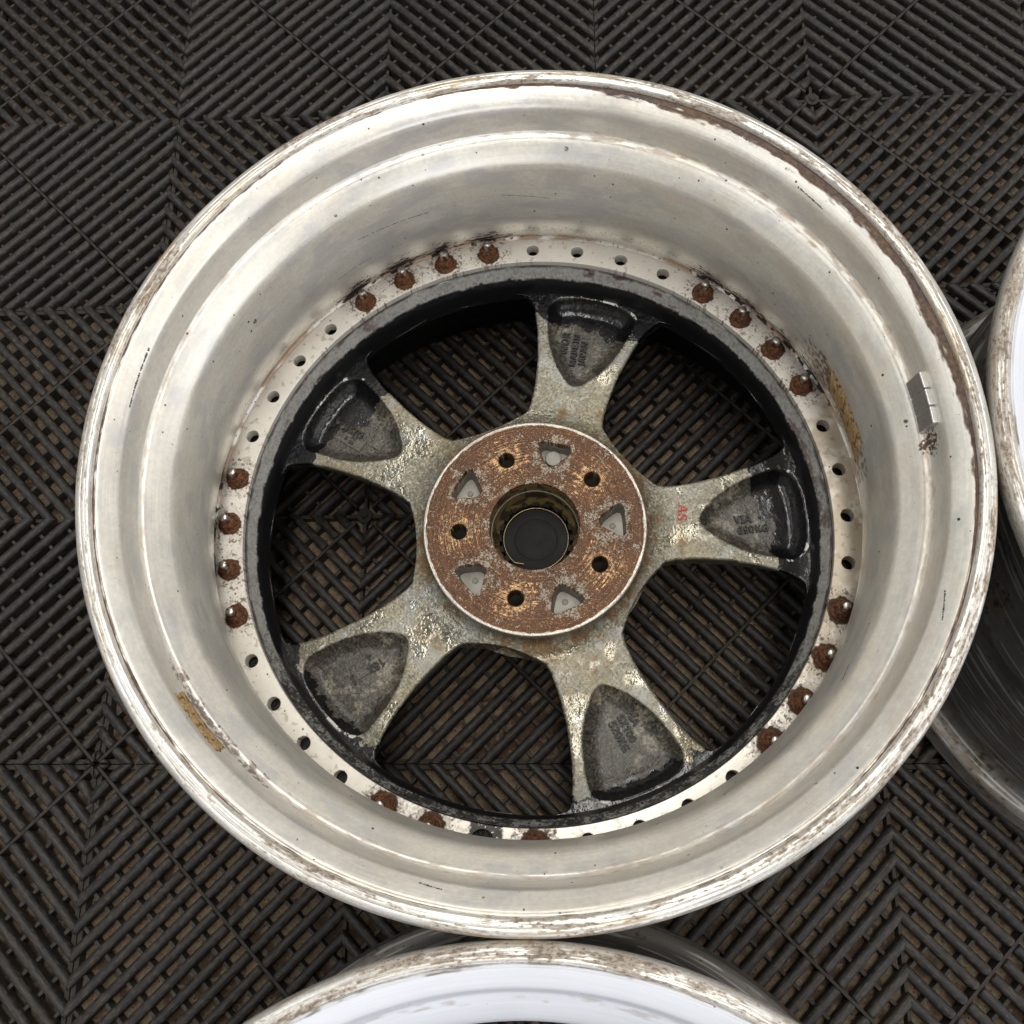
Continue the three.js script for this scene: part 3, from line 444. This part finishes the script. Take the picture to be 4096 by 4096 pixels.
function patchOnBarrel(deg0, deg1, s0, s1, thick, seed, ragged) { // something stuck on the barrel's inner wall
  const NU = 60, NV = 14, pos = [], uv = [], idx = [];
  for (let i = 0; i <= NU; i++) for (let j = 0; j <= NV; j++) {
    const t = i / NU, q = j / NV, d = deg0 + (deg1 - deg0) * t + (q - .5) * ragged * 1.5 + (t < .02 || t > .98 ? (vn(q * 6, seed, 0, seed) - .5) * ragged * 2 : 0), lo = s0 + (vn(t * 14, 0, 0, seed + 1) - .5) * ragged * .0016, hi = s1 + (vn(t * 18, 3, 0, seed + 2) - .5) * ragged * .0022, s = lo + (hi - lo) * q;
    const e = atS(s), edge = Math.min(1, Math.min(t, 1 - t) * 16, Math.min(q, 1 - q) * 5), h = .00005 + thick * edge * (.7 + .6 * vn(t * 30, q * 8, 0, seed + 5)), r = e.r + e.nr * h, y = e.y + e.ny * h;
    pos.push(r * Math.cos(d * D2R), y, r * Math.sin(d * D2R)); uv.push(t * 2.2, q * .8);
  }
  for (let i = 0; i < NU; i++) for (let j = 0; j < NV; j++) { const a = i * (NV + 1) + j, b = a + NV + 1; idx.push(a, a + 1, b, b, a + 1, b + 1); }
  return geom(pos, idx, uv);
}

function ringShape() {
  const s = new THREE.Shape(); s.absarc(0, 0, .2146, 0, TAU); const inner = new THREE.Path(); inner.absarc(0, 0, .1958, 0, TAU, true); s.holes.push(inner);
  for (const d of HOLES) { const h = new THREE.Path(); h.absarc(.205 * Math.cos(d * D2R), .205 * Math.sin(d * D2R), .0044, 0, TAU, true); s.holes.push(h); }
  const h = new THREE.Path(); h.absarc(.2055 * Math.cos(99 * D2R), .2055 * Math.sin(99 * D2R), .0068, 0, TAU, true); s.holes.push(h);
  return s;
}
const lipGeometry = turned(lipProfile, 480, 4, (th, i) => i > 2 ? [.00022 * (fbm(th / TAU * 60, i * .4, 60, 3, 1501) - .5), .0003 * (fbm(th / TAU * 46, i * .5, 46, 3, 1507) - .5)] : [0, 0]);
const lipGeometry2 = turned(lipProfile, 480, 4), barrelGeometry = turned(barrelProfile, 480, 2), barrelGeometry1 = turned(barrelProfile, 360, 1), outsideGeometry = turned(outerProfile, 300, 1);
const rimGeometry = turned(rimProfile, 480, 4, (th, i) => { const e = i > 6 && i < 14 ? 1 : 0; return [e * .0011 * (fbm(th / TAU * 90, i * .2, 90, 3, 1511) - .5), e * .0008 * (fbm(th / TAU * 80, i * .2, 80, 3, 1513) - .5)]; });
rimGeometry.computeVertexNormals();
const ringGeometry = lay(new THREE.ExtrudeGeometry(ringShape(), { depth: .009, bevelEnabled: true, bevelThickness: .0003, bevelSize: .0003, bevelOffset: -.0003, bevelSegments: 1, curveSegments: 96 }), .1422, .44);
const spokeGeometries = SPOKES.map((_, i) => spokeGeometry(i));
const hubShape = new THREE.Shape(); hubShape.absarc(0, 0, .0752, 0, TAU);
for (const q of LUGS) { const h = new THREE.Path(); h.absarc(.0515 * Math.cos(q * D2R), .0515 * Math.sin(q * D2R), .0060, 0, TAU, true); hubShape.holes.push(h); }
for (const q of SPOKES) hubShape.holes.push(new THREE.Path(triangleHole(q).map(([a, b]) => new THREE.Vector2(a, b))));
{ const h = new THREE.Path(); h.absarc(0, 0, .0312, 0, TAU, true); hubShape.holes.push(h); }
const hubGeometryMain = lay(new THREE.ExtrudeGeometry(hubShape, { depth: .013, bevelEnabled: true, bevelThickness: .0008, bevelSize: .0007, bevelOffset: -.0001, bevelSegments: 2, curveSegments: 64 }), .1274, .156);
const HUB_BOTTOM = .1136;
function hubCore() { // closes the casting under the pad: floor of the pockets, with open lug holes and bore
  const s = new THREE.Shape(); s.absarc(0, 0, .0765, 0, TAU); for (const q of LUGS) { const h = new THREE.Path(); h.absarc(.0515 * Math.cos(q * D2R), .0515 * Math.sin(q * D2R), .0060, 0, TAU, true); s.holes.push(h); } const b = new THREE.Path(); b.absarc(0, 0, .0300, 0, TAU, true); s.holes.push(b);
  return lay(new THREE.ExtrudeGeometry(s, { depth: .038, bevelEnabled: false, curveSegments: 48 }), HUB_BOTTOM, .156);
}
const hubCoreGeometry = hubCore();
const flankGeometry = turned([[.0752, .1268], [.0757, .1262], [.0757, .1225]], 240);

function makeWheel(name, label, x, z, turn, main) {
  const w = new THREE.Group(); w.name = name; w.position.set(x, .0003, z); w.rotation.y = turn; w.userData = { label, category: 'wheel', group: 'used wheels lying face down on the floor tiles' }; scene.add(w);
  part('rim_lip', main ? lipGeometry : lipGeometry2, main ? lipMaterial : lipMaterial2, w);
  const barrel = part('barrel', main ? barrelGeometry : barrelGeometry1, main ? barrelMaterial : whiteMaterial, w);
  part('outer_shell', outsideGeometry, barrelOutside, w);
  part('disc_flange', rimGeometry, rimMaterial, w);
  part('mounting_ring', ringGeometry, ringMaterial, w);
  SPOKES.forEach((deg, i) => {
    const sp = part('spoke', spokeGeometries[i], castMaterial, w); if (!main) return;
    const d = deg * D2R, f = .1122 + .0012 - POCKET_D, P2 = (a, c) => [a * Math.cos(d) - c * Math.sin(d), a * Math.sin(d) + c * Math.cos(d)];
    if (i === 1) { sp.userData.label = 'spoke with the red letters AS and raised VIA 690KG';
      const [px, pz] = P2(.1385, .0035); part('raised_lettering', flatText([['VIA', 0, .0015, 1], ['690KG', .0012, -.0062, 1]], .0052, -5, px, f, pz, .0014), letterMaterial, sp);
      const [qx, qz] = P2(.1005, -.0128); part('red_letters', flatText([['AS', 0, 0, 1]], .0066, 97, qx, .1126, qz, .00012, serif), redInk, sp); }
    if (i === 2) { sp.userData.label = 'spoke with raised VIA 5X100 520KG'; const [px, pz] = P2(.1345, -.0035); part('raised_lettering', flatText([['VIA', 0, .0060, 1], ['5X100', .0010, -.0010, .95], ['520KG', .0022, -.0080, 1]], .0052, 63, px, f, pz, .0014), letterMaterial, sp); }
    if (i === 3) { sp.userData.label = 'spoke with raised 18X and two small raised plates'; const [px, pz] = P2(.1345, .002); part('raised_lettering', flatText([['18X', 0, 0, 1], ['4', .006, -.0074, .8], ['J', .0235, 0, 1]], .0056, 146, px, f, pz, .0014), letterMaterial, sp);
      const [bx, bz] = P2(.1510, .0025), [cx, cz] = P2(.1500, -.0045); part('raised_plate', frameGeometry(.0105, .0058, 146, bx, f + .0006, bz), plateMaterial, sp); part('raised_plate', frameGeometry(.0105, .0058, 146, cx, f + .0006, cz), plateMaterial, sp); }
    if (i === 4) { sp.userData.label = 'spoke with raised DISK and date plate'; const [px, pz] = P2(.1475, .0035); part('raised_lettering', flatText([['DISK', .0005, .0026, 1]], .0056, 211, px, f, pz, .0014), letterMaterial, sp);
      const [bx, bz] = P2(.1520, -.0085), pl = part('raised_plate', frameGeometry(.0175, .0088, 212, bx, f + .0006, bz), plateMaterial, sp); pl.userData.label = 'raised plate with small date figures'; const [ex, ez] = P2(.1350, -.0010); part('raised_plate', frameGeometry(.0082, .0072, 212, ex, f + .0006, ez), plateMaterial, sp);
      const [tx, tz] = P2(.1520, -.0085); part('raised_figures', flatText([['03', -.0015, .0003, .8], ['04', -.0015, -.0036, .8], ['8', .0046, -.0012, .9]], .0034, 212, tx, f + .0008, tz, .0004), letterMaterial, sp); }
    if (i === 0) { sp.userData.label = 'spoke with raised MADE IN JAPAN'; const [px, pz] = P2(.1320, -.0045); part('raised_lettering', flatText([['LDWOR', 0, .0062, 1.15], ['MADE IN', .0012, -.0012, .9], ['JAPAN', .0030, -.0078, .95]], .0050, -80, px, f, pz, .0014), letterMaterial, sp); }
  });
  const hub = part('hub_pad', hubGeometryMain, hubMaterial, w); hub.userData.label = 'rusty hub mounting face with five lug holes';
  part('pad_edge', flankGeometry, castGrey, hub);
  SPOKES.forEach((q) => { // rough sloping walls of the cored pockets
    const top = triangleHole(q), mx = .0545 * Math.cos(q * D2R), mz = .0545 * Math.sin(q * D2R), pos = [], uv = [], idx = [], n = top.length, lev = [[1.0, .1277], [.985, .1268], [.93, .1225], [.86, .1170], [.80, .1140], [.74, .1133]];
    lev.forEach(([k, y], l) => { for (let i = 0; i <= n; i++) { const [a, b] = top[i % n], w = l ? 1 + .05 * (fbm(i * .9, l * 1.3, 0, 2, 1701 + (q | 0)) - .5) : 1; pos.push(mx + (a - mx) * k * w, y, mz + (b - mz) * k * w); uv.push(i / n * 3, l * .12); } });
    for (let l = 0; l < lev.length - 1; l++) for (let i = 0; i < n; i++) { const a = l * (n + 1) + i, b = a + n + 1; idx.push(a, a + 1, b, b, a + 1, b + 1); }
    part('pocket_wall', geom(pos, idx, uv), crustMaterial, hub);
  });
  part('hub_core', hubCoreGeometry, castGrey, w);
  part('bore_wall', turned([[.0318, .1272], [.0308, .1262], [.0303, .1240], [.0303, .1120], [.0298, .1115], [.0298, .1050], [.0292, .1046], [.0292, .0985], [.0262, .0980], [.0262, .0900]], 128), boreMaterial, w);
  SPOKES.forEach((q, i) => { const c = Math.cos(q * D2R), s = Math.sin(q * D2R); const b = part('casting_boss', i === 0 ? turned([[0, .1195], [.0050, .1195], [.0056, .1190], [.0058, .1137]], 32) : turned([[0, .1142], [.0010, .1142], [.0012, .1139], [.0014, .1139], [.0017, .1143], [.0020, .1143], [.0022, .1137]], 24), castGrey, w); b.position.set(.0535 * c, 0, .0535 * s); });
  const cap = part('centre_cap', turned([[0, .0948], [.0144, .0948], [.0147, .0944], [.0153, .0944], [.0156, .0950], [.0236, .0950], [.0240, .0946], [.0246, .0900]], 96), blackPlastic, w);
  { const pts = []; for (let k = 0; k <= 80; k++) { const a = (132 + 318 * k / 80) * D2R; pts.push(new THREE.Vector3(.0228 * Math.cos(a), .0966, .0228 * Math.sin(a))); } pts.unshift(new THREE.Vector3(.0185 * Math.cos(118 * D2R), .0962, .0205 * Math.sin(118 * D2R))); part('wire_clip', new THREE.TubeGeometry(new THREE.CatmullRomCurve3(pts), 200, .00055, 6), brassy, cap); }
  for (let k = 0; k < 20; k++) { const a = k / 20 * TAU; const t = part('cap_tab', new THREE.BoxGeometry(.0022, .004, .0042), blackPlastic, cap); t.position.set(.0252 * Math.cos(a), .0972, .0252 * Math.sin(a)); t.rotation.y = -a; }
  NUTS.forEach((d, i) => {
    const n = part('nut', nutGeometries[i % 4], rustMaterial, w); n.position.set(.205 * Math.cos(d * D2R), .1423, .205 * Math.sin(d * D2R)); n.rotation.y = hash(i, 3, 7) * 6; const k = 1.03 + .1 * hash(i, 1, 4); n.scale.set(k, k, k);
    part('stud', studGeometry, studMaterial, n);
  });
  return { w, barrel };
}
const mainWheel = makeWheel('car_wheel', 'whole silver five-spoke wheel lying face down in the middle with rusty hub', 0, 0, 0, true).w;
makeWheel('car_wheel_001', 'wheel with white inside wall cut off by the bottom edge of the photo', .3437 - CX, .9436 - CZ, -.5, false);
makeWheel('car_wheel_002', 'wheel cut off by the right edge of the photo, dark outside showing', .8372 - CX, .4523 - CZ, .9, false);
{ // things stuck to the main wheel
  part('tape_residue', patchOnBarrel(134.5, 144.4, .0172, .0288, .0006, 1601, .35), corkMaterial, mainWheel).userData.label = 'strip of tan foam tape left on the barrel';
  part('tape_residue', patchOnBarrel(-21.5, -7, .089, .1120, .0009, 1611, 1.6), corkMaterial, mainWheel).userData.label = 'torn brown tape left beside the mounting ring';
  const e = atS(.0262), up = new THREE.Vector3();
  for (let k = 0; k < 3; k++) {
    const d = (-10.0 + k * 2.72) * D2R, g = new RoundedBoxGeometry(.0042, .0150, .01035, 3, .0009), m = part('balance_weight', g, weightMaterial, mainWheel);
    const n = new THREE.Vector3(e.nr * Math.cos(d), e.ny, e.nr * Math.sin(d)).normalize(), t = new THREE.Vector3(-Math.sin(d), 0, Math.cos(d)), b = new THREE.Vector3().crossVectors(t, n).negate();
    m.quaternion.setFromRotationMatrix(new THREE.Matrix4().makeBasis(n, b.negate(), t)); if (m.quaternion.length() < .5) console.log('bad');
    m.position.set(e.r * Math.cos(d), e.y, e.r * Math.sin(d)).addScaledVector(n, .0017);
  }
}
scene.traverse((o) => { if (o.isMesh) { o.castShadow = true; o.receiveShadow = true; } });
renderer.render(scene, camera);
